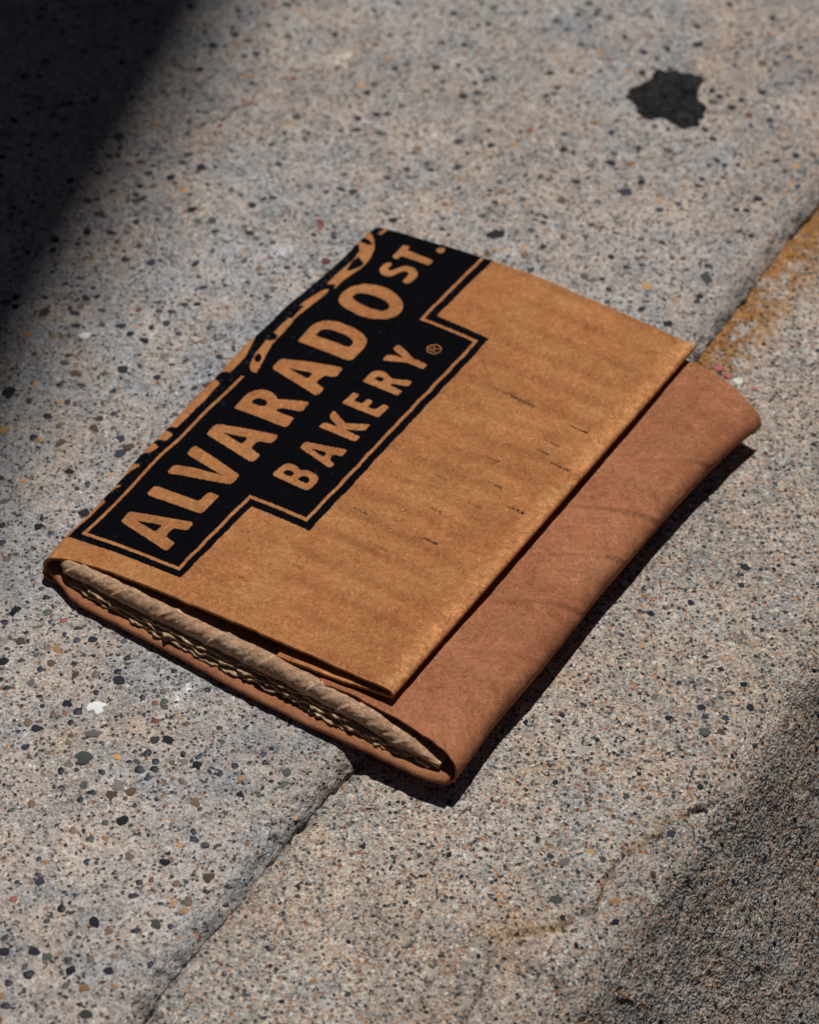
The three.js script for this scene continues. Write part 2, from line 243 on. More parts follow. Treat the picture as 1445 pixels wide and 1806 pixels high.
// dark slate, grey green, brown, ochre, red, pale grey (linear base colours)
const stoneTones = [[0.012, 0.014, 0.021], [0.06, 0.066, 0.062], [0.135, 0.088, 0.058], [0.36, 0.20, 0.09], [0.19, 0.062, 0.038], [0.22, 0.20, 0.195]];
const stoneMaterials = stoneTones.flatMap((c, i) => (i === 0 ? [0.8, 1.5, 3] : [0.7, 1.05, 1.5]).map((f) => new THREE.MeshPhysicalMaterial({ color: new THREE.Color().setRGB(c[0] * f, c[1] * f, c[2] * f), specularIntensity: 0.4, roughness: [0.42, 0.5, 0.55, 0.5, 0.55, 0.6][i], bumpMap: sidewalkMaps.bumpMap, bumpScale: 0.00006 })));
const SLAB_STONES = [-101.2,111.5,1.31,0,-100.4,92.8,1.16,0,-92.9,89.3,1.28,1,-87.6,87.1,1.52,1,-83.8,95,1.15,1,-71.2,99.7,1.27,0,-65.3,98.9,1.39,1,-62.6,96.4,1.01,0,-78.7,112.9,1.16,0,-80.1,104.9,0.9,4,-90.7,74.5,1.26,0,-88.7,71.7,1,0,-85.5,76.1,0.75,0,-111.9,134.4,0.94,0,-107.7,120.3,1.46,3,-82.4,124.1,0.92,3,-84,127.9,0.79,4,-94.6,152.4,0.81,0,-88.4,120.9,0.79,0,-93.2,108.3,0.91,0,-87.8,107.4,0.78,0,-98.6,104.8,0.91,1,-75.6,97.1,0.76,2,-98.2,108.3,0.78,0,-79.4,64.3,0.87,0,-73.6,66.4,0.99,0,-75.3,63.9,0.74,1,-84,52.5,1.35,0,-77.4,54.4,1.59,2,-72.1,60.3,0.98,2,-61,66.2,0.98,4,-58.4,61.6,0.73,3,-64.8,58.2,1.1,1,-63.6,61.7,0.61,0,-76.6,46.8,1.34,3,-49.1,64.4,0.97,0,-44.7,69.9,0.85,1,-68.2,30.4,1.9,0,-52.5,49,1.44,0,-56.5,40.5,0.95,1,-56,35,1.07,2,-59.9,42.5,1.2,2,-39.6,49.5,0.71,2,-36.2,53,0.71,0,-40.1,32.2,1.29,0,-37.5,28.6,1.51,0,-47.2,34.2,1.18,1,-43,33.6,0.7,1,-45.8,37.2,0.83,0,-34.7,30.4,0.7,1,-33.2,11,1.37,0,-35.3,3,0.9,0,-39.2,5.2,0.68,0,-28.2,-17,1.21,0,-22.6,-14.2,0.99,1,-20.5,-15.7,0.77,0,-18.5,-14.2,0.77,4,-11,-14.9,1.09,0,-13.3,-16.8,0.87,0,-15,-14.2,0.66,0,-22,-23,1.09,2,-17,-21.4,0.98,2,-15.1,-20.6,1.09,3,-9.9,-18.7,0.87,1,-8.1,-18.2,0.65,0,-2.4,-15.2,0.76,0,-21.8,-28.9,1.08,0,-17.4,-24.5,0.65,1,-10.1,-21.9,0.76,0,-7.9,-24.1,1.08,2,-14.5,-26.6,0.86,0,-13.8,-30.3,1.29,5,-16.9,-33.6,0.75,0,-19.1,-32.6,0.75,0,-0.2,-20.4,1.4,0,-1.7,-18.9,0.86,0,-2,-25.3,0.64,0,10,-20,0.86,1,5.9,-21.3,0.75,0,11,-21,0.75,2,8.7,-24.7,0.53,0,-4.7,-30.6,1.17,0,-6.1,-38.5,1.17,0,3.6,-33.5,1.27,5,-5.5,-12,0.87,1,-5.6,-34.1,0.75,2,-3.8,-32.5,0.75,4,5.6,-39,1.89,1,10.8,-35.6,0.95,3,16.1,-35.8,0.94,0,18.4,-34.2,0.84,0,24.4,-29.1,1.05,0,21.6,-29.7,0.84,5,30.2,-25.4,0.84,0,32.1,-23.4,0.63,0,15.1,-40.8,1.46,5,20.6,-47.1,1.13,0,18.3,-49.2,0.82,1,20.6,-52,0.72,3,25.1,-40.2,0.62,4,33.8,-43.4,0.92,0,32.7,-46,0.72,3,38.4,-42.2,0.92,1,40.6,-24,1.04,1,46.3,-28.2,0.72,3,32.8,-50.2,1.22,0,33.1,-54.9,0.71,4,31.6,-56.5,0.81,0,32.6,-59.5,0.91,0,39.4,-56.8,0.9,3,37.6,-58.2,0.6,0,41.9,-56.9,0.9,3,42.1,-61,0.7,0,46.2,-59.4,0.8,4,37.6,-65,0.9,0,33.5,-67.8,1.19,2,33.1,-78,1.08,0,26.9,-66.9,0.9,2,34.4,-74.2,0.79,2,46.1,-50.9,0.7,0,37.4,-71.6,0.79,2,43.5,-69.5,0.69,0,37.6,-28.4,0.83,1,42.4,-51.4,0.71,0,43.1,-38.8,0.61,2,6.7,158.4,2.05,0,-1.3,165.6,1.17,0,-12.7,164.3,1.17,0,27.1,171.3,1.02,0,22.6,172.2,0.77,0,19.5,169.4,0.9,0,26.7,188.6,1.04,1,23.4,180.8,0.91,0,21,179.2,0.91,0,12.8,219.6,1.48,0,13.9,223.2,0.95,0,1.4,226.1,0.95,0,-6.8,215.8,1.77,0,-30,213.8,1.1,0,-40.1,205.3,1.1,1,-21.6,199.2,0.94,4,-26,182.8,0.93,0,1.1,131.9,1.13,0,-10,130,1.89,0,37.2,142.6,1.86,1,26.8,132.8,1.61,3,0.9,150.5,1.02,3,-3.9,147.9,1.28,2,2.9,137.2,1.13,2,33.6,142.2,0.87,0,-10,152.5,0.77,0,-7.4,140.8,0.76,0,8.5,144.9,0.76,2,12,144.8,0.76,0,7.8,211.5,0.94,2,14.7,160.3,0.77,3,31.3,142.5,0.75,0,13.5,188,1.05,5,7.1,227.1,1.63,5,-81.8,171.6,1.09,0,-54,120.6,1.03,1,-47.5,123.6,1.15,0,-59,147.5,1.05,0,-95.3,170.2,0.96,1,-54,173.7,1.08,0,-45.2,141,0.91,2,-34.2,140.8,0.9,0,-67,181.3,0.95,2,-39.1,167.8,0.93,1,-51.5,91.7,1,1,-42.7,89.6,0.87,0,-30,155.9,0.78,0,-72.6,151,0.93,2,-69.8,128.6,0.91,0,-39.1,109,0.88,0];
const KERB_STONES = [83.5,73.8,1.24,0,86.1,75,0.79,0,95.2,69.1,1.11,5,98.6,37.3,0.86,0,97.3,32.2,1.18,1,95.6,35.5,0.75,0,93.7,36.9,0.86,0,90.2,31.3,0.75,0,85.3,34.3,0.97,5,74,52.3,0.89,0,100,54.6,0.66,0,101.9,42.5,0.86,0,97.6,46.6,0.87,0,100.3,34,1.07,2,103,20.6,0.95,0,92.8,10.8,0.84,1,94.4,-16.6,1.42,1,97.2,-19.4,0.71,0,105.5,-14.2,0.81,0,103.3,-10.3,1.01,3,105.8,-1,0.82,2,104.1,7.6,1.14,0,96.6,-4.3,0.82,1,91.1,-8.9,1.23,5,94,-4.1,0.93,3,68,15.4,0.75,0,78.8,59.2,0.78,0,84,61.8,0.67,2,93.8,61,0.66,0,81.6,18.8,0.64,0,85.7,18.2,0.53,0,86.5,25.3,0.53,0,79.9,-12.6,0.72,2,79.7,-21.9,0.61,0,90,-24.1,0.61,2,79.1,-34.2,0.7,0,68.6,-29.2,0.61,2,69.4,-52.1,0.6,0,59.2,-26.2,0.62,0];
function tonePick(r) { const x = r(); return x < 0.52 ? 0 : x < 0.68 ? 1 : x < 0.82 ? 2 : x < 0.9 ? 3 : x < 0.94 ? 4 : 5; }
function listStones(given, extra, seed, box, sizes, ok) {
  const out = [], r = rng(seed), cells = new Map(), put = (s) => { out.push(s); const k = `${Math.floor(s[0] / 6)},${Math.floor(s[1] / 6)}`; (cells.get(k) ?? cells.set(k, []).get(k)).push(s); };
  for (let i = 0; i < given.length; i += 4) put([given[i], given[i + 1], given[i + 2] * 0.88, given[i + 3], r()]);
  for (let i = 0, tries = 0; i < extra && tries < extra * 12; tries++) {
    const a = box[0] + (box[1] - box[0]) * r(), b = box[2] + (box[3] - box[2]) * r(), s = sizes[0] + (sizes[1] - sizes[0]) * r() ** 3, tone = tonePick(r), spare = r();
    if (!ok(a, b, s)) continue;
    let clash = false;
    const ca = Math.floor(a / 6), cb = Math.floor(b / 6);
    for (let x = ca - 1; x <= ca + 1 && !clash; x++) for (let y = cb - 1; y <= cb + 1 && !clash; y++) for (const q of cells.get(`${x},${y}`) ?? []) if (Math.hypot(q[0] - a, q[1] - b) < q[2] + s + 0.1) { clash = true; break; }
    if (clash) continue;
    put([a, b, s, tone, spare]); i++;
  }
  return out.sort((p, q) => q[2] - p[2]);
}
// is a point of the ground inside the picture (with a margin)? only used to decide which stones become single parts
camera.updateMatrixWorld(); camera.updateProjectionMatrix();
const probe = new THREE.Vector3();
function inPicture(a, h, b) { probe.set(a * MM, h * MM, -b * MM).project(camera); return Math.abs(probe.x) < 1.02 && Math.abs(probe.y) < 1.02; }
function setStones(parent, stones, place, many) {
  const seen = stones.filter((s) => { const { p } = place(s[0], s[1]); return inPicture(p.x, p.y, -p.z); }).slice(0, 300), single = new Set(seen), rest = stones.filter((s) => !single.has(s)), r = rng(777), turn = new THREE.Quaternion(), tip = new THREE.Quaternion(), up = new THREE.Vector3(0, 1, 0), mat = new THREE.Matrix4(), size = new THREE.Vector3();
  const pose = (s) => { const { p, n } = place(s[0], s[1]), el = 0.62 + 0.38 * s[4]; turn.setFromAxisAngle(up, s[4] * 40); tip.setFromUnitVectors(up, n).multiply(turn); const f = s[2] * 1.2 * MM; size.set(f / Math.sqrt(el), f * 0.5, f * Math.sqrt(el)); return [p.clone().addScaledVector(n, -0.12 * s[2]).multiplyScalar(MM), tip.clone(), size.clone()]; };
  for (const s of seen) { const m = part('pebble', stoneShapes[Math.floor(s[4] * 97) % 7], stoneMaterials[s[3] * 3 + (Math.floor(s[4] * 31) % 3)], parent), [p, q, f] = pose(s); m.position.copy(p); m.quaternion.copy(q); m.scale.copy(f); }
  for (let v = 0; v < 3; v++) {
    const mine = rest.filter((s, i) => i % 3 === v), inst = shadowed(new THREE.InstancedMesh(stoneShapes[v * 2], new THREE.MeshPhysicalMaterial({ roughness: 0.5, specularIntensity: 0.4 }), mine.length)), c = new THREE.Color();
    inst.name = many; inst.userData.kind = 'stuff';
    mine.forEach((s, i) => { inst.setMatrixAt(i, mat.compose(...pose(s))); const f = (0.65 + r() * 0.9) * (s[3] === 0 ? 1 + 1.5 * r() ** 3 : 1), t = stoneTones[s[3]]; inst.setColorAt(i, c.setRGB(t[0] * f, t[1] * f, t[2] * f)); });
    parent.add(inst);
  }
}
const UP = new THREE.Vector3(0, 1, 0);
const slabStones = listStones(SLAB_STONES, 5600, 901, [-185, 42, -125, 262], [0.26, 1.1], (a, b) => inPicture(a, 0, b) || hash(Math.round(a), Math.round(b), 5) < 0.3);
setStones(sidewalk, slabStones, (a, b) => { const [x, y, z] = slabPoint(a, b); return { p: new THREE.Vector3(x, y, z), n: UP }; }, 'fine_gravel');
const arcAt = (a) => { let i = 6; while (i < kerbProfile.length - 1 && kerbArc[i] - kerbArc[6] < a - 50.7) i++; return i; };
const kerbStones = listStones(KERB_STONES, 3600, 902, [53, 175, -120, 215], [0.22, 0.62], () => true);
setStones(kerb, kerbStones, (a, b) => { const i = arcAt(a), [x, y, z] = kerbPoint(i, b), [nx, ny] = kerbNormal[i]; return { p: new THREE.Vector3(x, y, z), n: new THREE.Vector3(nx, ny, 0) }; }, 'fine_gravel');

// ------------------------------------------------------------------ kraft paper
const PRINT = [["L",-21.6,8.67,-21.64,11.17,-21.3,11.55,-8.65,14.61,-7.98,14.42,-7.66,12.55,-8.12,12.03,-10.48,11.57,-10.77,11.03,-10.74,8.96,-8.2,8.32,-7.93,8.04,-7.82,6.19,-8.03,5.66,-8.76,5.69,-21.02,8.23],["K",-18.74,10.03,-13.25,11.21,-13.3,9.32,-13.62,9.15],["L",-21.85,17.45,-21.9,19.61,-21.37,20.09,-11.25,20.19,-10.89,20.4,-10.93,22.85,-10.5,23.56,-8.53,23.51,-8.16,23.24,-8.07,18.14,-8.45,17.48,-9.33,17.38,-21,17.15],["L",-22.1,24.7,-22.2,26.26,-21.69,27.01,-18.24,27.89,-11.72,28.69,-11.18,28.67,-21.42,30.7,-21.98,31.03,-22.09,33.05,-21.58,33.58,-8.8,30.71,-8.25,30.31,-8.07,28.01,-8.5,27.17,-21.64,24.33],["L",-21.85,37.76,-21.99,38.43,-22.01,40.53,-21.57,41.17,-13.67,43.1,-8.75,44.05,-8.11,43.7,-8.12,41.55,-8.64,41.17,-10.95,40.7,-11.12,40.19,-11.02,38.18,-8.44,37.44,-8.19,37.1,-8.14,35.32,-8.48,34.82,-9.28,34.84,-21.45,37.46],["K",-19.04,39.43,-13.84,40.41,-13.44,40.23,-13.33,38.7,-13.76,38.33],["L",-21.85,47.21,-22.13,50.84,-21.95,52.59,-21.21,53.65,-20.04,54.51,-18.37,54.73,-16.84,54.34,-15.69,53.64,-15.13,53.21,-14.04,53.71,-9.09,55.27,-8.49,55.19,-8.2,52.6,-8.81,52.08,-12.92,51.35,-13.39,50.76,-13.52,50.19,-9.25,49.94,-8.54,49.68,-8.25,47.26,-8.43,46.78,-8.94,46.69,-21.51,46.99],["K",-19.67,50.12,-19.7,51.24,-19.12,51.91,-17.63,52.13,-16.59,51.61,-16.25,50.66,-16.52,50.07,-18.23,49.94],["L",-22.08,61.04,-22.29,61.72,-22.38,64.13,-21.85,64.68,-12.14,67.11,-9.29,67.64,-8.69,67.42,-8.24,64.82,-8.95,64.3,-10.83,63.92,-11.1,63.28,-11.03,61.24,-8.4,60.27,-8.22,60.01,-8.23,58.25,-8.88,57.76,-21.66,60.84],["K",-19.2,62.61,-13.95,63.51,-13.52,63.34,-13.29,61.79,-13.61,61.48],["L",-22.57,70.83,-22.94,75.91,-22.54,77.81,-21.09,79.41,-18.43,80.2,-13.94,79.84,-10.97,78.87,-9.41,77.77,-8.63,76.02,-8.34,71.63,-8.43,70.84,-9.13,70.32,-10.83,70.37],["K",-20.29,74.22,-20.35,75.88,-19.74,76.85,-18.1,77.25,-14.19,77.11,-12.29,76.5,-11.45,75.72,-11.38,74.23,-11.64,73.85],["L",-22.77,86.35,-23.54,88.86,-23.05,91.31,-21.03,93.43,-18.38,94.25,-15.22,94.32,-11.95,93.21,-9.4,91.45,-8.24,89.23,-8.4,86.93,-9.62,85.3,-12.6,84.09,-15.63,83.86,-19.25,84.5,-21.54,85.33],["K",-20.57,88.3,-20.66,89.69,-19.76,90.59,-18.06,90.91,-14.59,90.83,-12.51,90.25,-11.45,89.36,-11.23,88.02,-12.1,87.12,-14.51,86.91,-17.97,87.32],["L",-19.3,101.99,-20.06,102.38,-20.92,101.82,-20.9,99.95,-20.43,98.7,-19.2,97.79,-17.48,97.77,-16.59,98.65,-15.85,100.84,-14.92,101.29,-14.06,100.74,-13.81,99.97,-13.81,97.95,-13.35,97.44,-12.3,97.69,-11.88,98.17,-11.76,100.2,-12.41,101.75,-13.77,102.72,-15.55,102.99,-16.87,102.39,-17.89,100.25,-18.65,99.72,-19.31,100.32],["L",-20.78,104.12,-20.77,108.44,-20.61,108.78,-19.34,108.9,-18.99,108.49,-19.05,107.53,-11.83,106.81,-11.56,106.4,-11.65,105.04,-12.22,104.98,-19.14,105.25,-19.13,104.12,-19.65,103.8],["L",-13.24,110.08,-13.32,111.16,-12.67,111.67,-11.72,111.52,-11.41,110.76,-11.55,109.93,-12.4,109.74],["L",-2.61,33.77,-2.51,36.68,-1.98,37.89,-0.87,38.29,0.67,38.06,1.66,37.41,2.56,38.07,4.18,38.21,5.64,37.85,6.22,37.25,6.56,36.02,6.51,33.62,6.14,33.18,5.35,33.08,-1.99,33.5],["K",-1.03,35.14,-1,36,-0.49,36.52,0.59,36.45,1.14,36.04,1.19,35.11,0.79,34.94,-0.61,34.98],["K",2.75,35.04,2.79,36.02,3.23,36.61,4.27,36.61,4.99,36.06,5.15,35.09,4.74,34.81,3.2,34.81],["L",-2.39,43.13,-2.48,44.56,-2.11,45.04,2.6,45.98,6.32,46.85,6.62,46.66,6.58,44.96,6.08,44.69,5.03,44.69,4.85,44.23,4.95,42.83,6.39,42.46,6.64,42.24,6.62,41.15,6.13,40.86,-1.99,42.88],["K",-0.32,43.84,2.7,44.34,3.24,44.29,3.43,44.04,3.39,43.23,2.9,43.06],["L",-2.55,50.11,-2.45,51.42,-1.99,51.77,1.12,51.73,-2.54,53.44,-2.78,55.2,-2.33,55.43,1.77,53.32,6.15,55.46,6.35,55.29,6.47,53.56,5.7,52.97,2.59,51.82,6.28,51.5,6.57,51.21,6.39,49.93,5.79,49.73,-2.21,49.94],["L",-2.44,58.34,-2.28,62.25,-0.95,62.19,-0.73,61.86,-0.75,60,1.23,59.91,1.37,61.92,2.67,61.72,2.83,61.33,2.84,59.67,4.79,59.85,5.06,61.8,5.51,62.09,6.5,61.88,6.71,61.55,6.65,58.62,6.27,58.1,-2.11,58.21],["L",-2.59,65.96,-2.67,68.89,-2.26,70.19,-1.35,70.77,0.18,70.72,2.04,69.7,5.77,70.99,6.37,70.72,6.42,69.19,3.1,68.27,3.12,67.65,6.07,67.32,6.37,67.17,6.35,65.61,-2.32,65.8],["K",-1.05,67.8,-0.7,68.8,0.23,69.03,1.02,68.67,0.92,67.69,0.38,67.55],["L",-2.97,73.89,-3.04,75.55,-1.95,76.19,0.66,76.48,-2.88,77.75,-3.03,78.15,-2.87,79.2,-2.3,79.35,2.64,77.24,5.97,77.04,6.3,76.77,6.16,75.43,5.75,75.26,1.97,75.47,-2.3,73.63],["O",-24.4,58.25,-25.18,61.31,-26.29,64.45,-27.2,67.7,-27.26,72.6,-27.76,77.37,-27.13,79.75,-26.72,83.3,-26.55,87.18,-27.11,89.05,-28.1,87.76,-28.52,85.87,-29.14,81.78,-28.87,77.3,-29.27,74.61,-29.22,71.72,-29.18,68.45,-28.68,64.17,-27.88,61.28,-26.77,58.96,-25.57,58.3],["K",-28.11,62.4,-28.13,64.21,-27.04,63.7,-26.16,62.47,-26.15,61.46,-27.12,61.42],["K",-30.08,69.7,-29.44,71.22,-27.89,70.88,-27.22,69.54,-28.73,68.23],["K",-29.52,77.01,-29.56,79.91,-28.91,81.46,-27.92,81.5,-28.23,79.67,-28.19,76.76],["O",-26,89.12,-25.93,92.59,-24.88,98.22,-24.91,101.7,-25.85,105.22,-27.68,107.94,-30.23,109.86,-31.4,109.62,-30.51,107.35,-32.3,107.26,-28.76,103.5,-28.27,100.64,-28.45,97.51,-28.62,92.67,-28.58,89.9,-26.92,90.86],["K",-27.53,96.17,-28.26,99.34,-27.83,101.27,-25.1,99.42,-25.54,97.92,-26.65,96.14],["K",-31.02,106.28,-31.07,107.85,-28.69,107.26,-26.75,106.35,-27.77,105.47],["O",-28.3,17.2,-29.7,14.5,-32.78,12.2,-35.58,12.5,-35.58,14.5,-31.38,16.8],["O",-28.16,23.8,-29.56,21,-30.12,19,-32.78,17.5,-36.28,17.8,-36.28,20,-32.36,21.5,-30.96,24],["O",-28.3,30,-28.72,27.8,-32.08,26.6,-36.28,27,-36.28,31,-30.68,31],["O",-28.3,34.5,-28.44,32.2,-31.38,31.8,-36.28,32.5,-36.28,35.5,-30.68,35.2],["O",-29.0,36.5,-28.86,46,-29.56,52.5,-32.08,53.2,-32.5,55.5,-29.7,56.3,-29.84,62,-31.8,68,-33.48,70,-36.98,70,-36.98,36],["O",-32.08,82,-32.08,95,-31.52,103.5,-32.92,104.5,-36.98,104,-36.98,82],["K",-31.8,83.5,-36.28,82.3,-36.28,83.8,-32.08,84.8],["K",-31.8,86.5,-36.28,85.3,-36.28,86.8,-32.08,87.8],["K",-31.8,89.5,-36.28,88.3,-36.28,89.8,-32.08,90.8],["K",-31.8,92.5,-36.28,91.3,-36.28,92.8,-32.08,93.8],["K",-31.8,95.5,-36.28,94.3,-36.28,95.8,-32.08,96.8],["O",-31.38,112,-34.88,109.5,-37.68,110,-37.68,114,-32.08,114]];
const SHEET = { a0: -42, a1: 76, b0: -10, b1: 116 };                   // the printed sheet laid flat, in mm
function kraftTexture(seed, S, tone, wMM, hMM, printed) {
  const kx = S / wMM, ky = S / hMM, field = new Float32Array(S * S), r = rng(seed);
  for (let y = 0; y < S; y++) for (let x = 0; x < S; x++) {
    const u = x / kx, v = y / ky;
    field[y * S + x] = 0.035 * noise(u / 14, v / 9, seed) + 0.032 * noise(u / 4.5, v / 3.2, seed + 1) + 0.035 * noise(u / 1.5, v / 1.2, seed + 2) + 0.05 * noise(u / 0.5, v / 0.45, seed + 3) + 0.05 * (r() - 0.5);
  }
  const fibres = Math.round(wMM * hMM * 5), fat = Math.max(0, Math.round(kx * 0.07));
  const dab = (X, Y, w) => { for (let dy = -fat; dy <= fat; dy++) for (let dx = -fat; dx <= fat; dx++) { const p = X + dx, q = Y + dy; if (p >= 0 && q >= 0 && p < S && q < S) field[q * S + p] += w / (1 + 0.5 * (dx * dx + dy * dy)); } };
  for (let i = 0; i < fibres; i++) {
    let x = r() * S, y = r() * S, th = r() * 6.283; const len = (0.5 + 2.2 * r() * r()) * kx, bend = (r() - 0.5) * 0.05, w = (r() < 0.58 ? 1 : -1) * (0.010 + 0.05 * r() ** 3);
    for (let s = 0; s < len; s++) { x += Math.cos(th); y += Math.sin(th) * (ky / kx); th += bend; dab(Math.floor(x), Math.floor(y), w); }
  }
  // sharp handling creases: a broken pale line of lifted fibre with a thin dark side
  const creases = Math.round((wMM * hMM) / 150);
  for (let i = 0; i < creases; i++) {
    let x = r() * S, y = r() * S, th = (r() - 0.5) * 0.5 + (r() < 0.25 ? 1.2 : 0); const len = (4 + 16 * r() * r()) * kx, w = 0.05 + 0.13 * r() * r(), keep = rng(seed * 100 + i);
    for (let s = 0; s < len; s++) { x += Math.cos(th); y += Math.sin(th) * (ky / kx); th += (keep() - 0.5) * 0.10; const X = Math.floor(x), Y = Math.floor(y), fade = Math.sin((Math.PI * s) / len); if (X < 0 || Y < 2 || X >= S || Y >= S - 2) continue; const on = keep() < 0.75 ? 1 : 0.2; const g = 2 * fat + 1; dab(X, Y, 0.55 * w * fade * on); dab(X, Y - g, -0.35 * w * fade); }
  }
  let ink = null;
  if (printed) {
    const cv = document.createElement('canvas'); cv.width = cv.height = S; const c = cv.getContext('2d');
    c.fillStyle = '#fff'; c.fillRect(0, 0, S, S);
    const X = (a) => (a - SHEET.a0) * kx, Y = (b) => (b - SHEET.b0) * ky;
    const shape = (q, R) => {
      const n = q.length / 2, pt = (i) => [q[((i + n) % n) * 2], q[((i + n) % n) * 2 + 1]];
      c.beginPath();
      for (let i = 0; i < n; i++) {
        const [x0, y0] = pt(i - 1), [x1, y1] = pt(i), [x2, y2] = pt(i + 1), l0 = Math.hypot(x1 - x0, y1 - y0) || 1, l1 = Math.hypot(x2 - x1, y2 - y1) || 1, d0 = Math.min(R, l0 * 0.48), d1 = Math.min(R, l1 * 0.48);
        const s = [x1 + ((x0 - x1) * d0) / l0, y1 + ((y0 - y1) * d0) / l0], e = [x1 + ((x2 - x1) * d1) / l1, y1 + ((y2 - y1) * d1) / l1];
        i ? c.lineTo(X(s[0]), Y(s[1])) : c.moveTo(X(s[0]), Y(s[1])); c.quadraticCurveTo(X(x1), Y(y1), X(e[0]), Y(e[1]));
      }
      c.closePath(); c.fill();
    };
    const K = '#000', W = '#fff';
    c.fillStyle = K; shape([-28.2, 0.1, -17.3, 0.7, -1, 0.85, -0.7, 24.05, 13.1, 24.1, 12.9, 90.3, -0.7, 91.1, -0.3, 117, -33.4, 117, -33.6, 100, -34.4, 85, -34.8, 70, -34.4, 57, -33.8, 40, -32.8, 25, -31.6, 14, -28.4, 11.7], 0.2);
    for (const p of PRINT) if (p[0] !== 'L') { c.fillStyle = p[0] === 'O' ? W : K; shape(p.slice(1), 0.6); }
    // the thin rule
    c.strokeStyle = W; c.lineJoin = 'miter';
    const rule = (q, w) => { c.lineWidth = w * (kx + ky) * 0.5; c.beginPath(); for (let i = 0; i < q.length; i += 2) i ? c.lineTo(X(q[i]), Y(q[i + 1])) : c.moveTo(X(q[i]), Y(q[i + 1])); c.stroke(); };
    c.fillStyle = K; shape([-28.2, 0.3, -24.5, 0.5, -24.8, 57.2, -28.0, 57.2], 0.1);
    rule([-26.6, 56.3, -26.55, 53.2, -26.4, 42.3, -26.35, 30.7, -26.3, 20.1, -26, 7.5, -25.8, 2.3, -18.9, 2.65, -2.85, 2.85, -2.65, 26.2, 10.9, 26.3, 10.95, 88.1, -3.0, 88.9, -2.7, 117], 0.8);
    rule([-27.7, 109.9, -27.5, 111.6, -26.9, 117], 1.0);
    let last = 'L'; for (const p of PRINT) { if (p[0] === 'O') last = 'O'; if (p[0] === 'L') last = 'L'; if (last === 'L') { c.fillStyle = p[0] === 'L' ? W : K; shape(p.slice(1), 0.55); } }
    // the registered mark: a ring with an R, read along the lettering
    c.lineWidth = 0.22 * kx; c.beginPath(); c.ellipse(X(4.7), Y(81.8), 1.45 * kx, 1.45 * ky, 0, 0, 7); c.stroke();
    rule([5.5, 81.2, 3.9, 81.2, 3.9, 82.0, 4.2, 82.35, 4.6, 82.2, 4.7, 81.2], 0.2); rule([4.7, 81.7, 5.5, 82.4], 0.2);
    ink = c.getImageData(0, 0, S, S).data;
  }
  const out = new Uint8Array(S * S * 4), scuffs = printed ? [[39.2, 77.4, 44.4, 77.2, 1], [38.0, 70.9, 41.8, 70.8, 0.6], [42.6, 65.8, 47.1, 65.9, 0.9], [41.5, 50.8, 45.6, 50.8, 1], [31.2, 34.4, 36, 34.5, 0.9], [35, 54.4, 38.6, 54.3, 0.6], [17, 33.7, 20.3, 33.7, 0.6], [38, 67.4, 41.2, 67.4, 0.6], [29, 42.2, 32, 42.2, 0.6], [8, 6.8, 10.8, 6.8, 0.5], [20, 78.2, 31.5, 78.1, 0.55], [30, 60.2, 34, 60.2, 0.5], [25, 50.4, 28, 50.4, 0.4], [14, 14.8, 18, 14.8, 0.4], [33, 47.4, 38, 47.4, 0.35], [24, 27.6, 29, 27.6, 0.35]] : [];
  for (let y = 0; y < S; y++) for (let x = 0; x < S; x++) {
    const k = y * S + x, u = x / kx, v = y / ky; let f = 1 + field[k];
    const red = 1 + 0.03 * noise(u / 7, v / 7, seed + 9);
    if (printed) { const a = u + SHEET.a0, edge = smooth(44.5, 48.4, a) * smooth(51.6, 49.8, a), b = v + SHEET.b0; f += edge * (0.11 + 0.05 * noise(a / 2.5, b / 3.1, 92) + 0.10 * noise(a / 0.9, b / 0.7, 91) + 0.14 * Math.max(0, noise(a / 0.25, b / 0.25, 88))); if (a > 8) f += 0.06 * smooth(0.55, 0.9, noise(a / 9, b / 0.45, 90)) * smooth(0.1, 0.6, noise(a / 12, b / 6, 89)); }
    let c0 = tone[0] * f, c1 = (tone[1] * f ** 1.25) / red, c2 = (tone[2] * f ** 1.45) / red;
    if (printed) {
      const a = u + SHEET.a0, b = v + SHEET.b0;
      for (const [x0, y0, x1, y1, w] of scuffs) if (b > Math.min(y0, y1) - 1 && b < Math.max(y0, y1) + 1 && a > x0 - 1 && a < x1 + 1) {
        const t = clamp((a - x0) / (x1 - x0), 0, 1), d = Math.abs(b - (y0 + (y1 - y0) * t)) + (a < x0 || a > x1 ? 1 : 0), m = 0.85 * w * smooth(0.75 * (0.3 + 0.7 * t), 0.05, d) * smooth(-0.15, 0.35, noise(u / 0.22, v / 0.16, 95) + 0.35 * t);
        c0 *= 1 - 0.8 * m; c1 *= 1 - 0.78 * m; c2 *= 1 - 0.72 * m;
      }
      const jx = clamp(Math.round(x + kx * 0.07 * noise(u / 0.45, v / 0.45, 96) + kx * 0.09 * noise(u / 5, v / 3.2, 97)), 0, S - 1), jy = clamp(Math.round(y + ky * 0.07 * noise(u / 0.4, v / 0.4, 98)), 0, S - 1);
      const black = 1 - ink[(jy * S + jx) * 4] / 255;
      if (black > 0) {
        let g = 9 * (1 + 2.2 * field[k]) + (hash(x >> 1, y >> 1, 99) > 0.9988 ? 60 : 0); const worn = smooth(0.80, 0.97, noise(u / 1.6, v / 1.6, 94)) * smooth(0.0, 0.5, noise(u / 0.15, v / 0.15, 93)) * 34; g += worn; const crack = smooth(-31.5, -29.6, a) * smooth(-27.2, -28.6, a) * smooth(0.45, 0.8, noise(u / 0.6, v / 0.22, 87)) * 50; g += crack;
        c0 += (g - c0) * black; c1 += (g * 0.98 + 0 - c1) * black; c2 += (g * 1.15 + 3 - c2) * black;
      }
    }
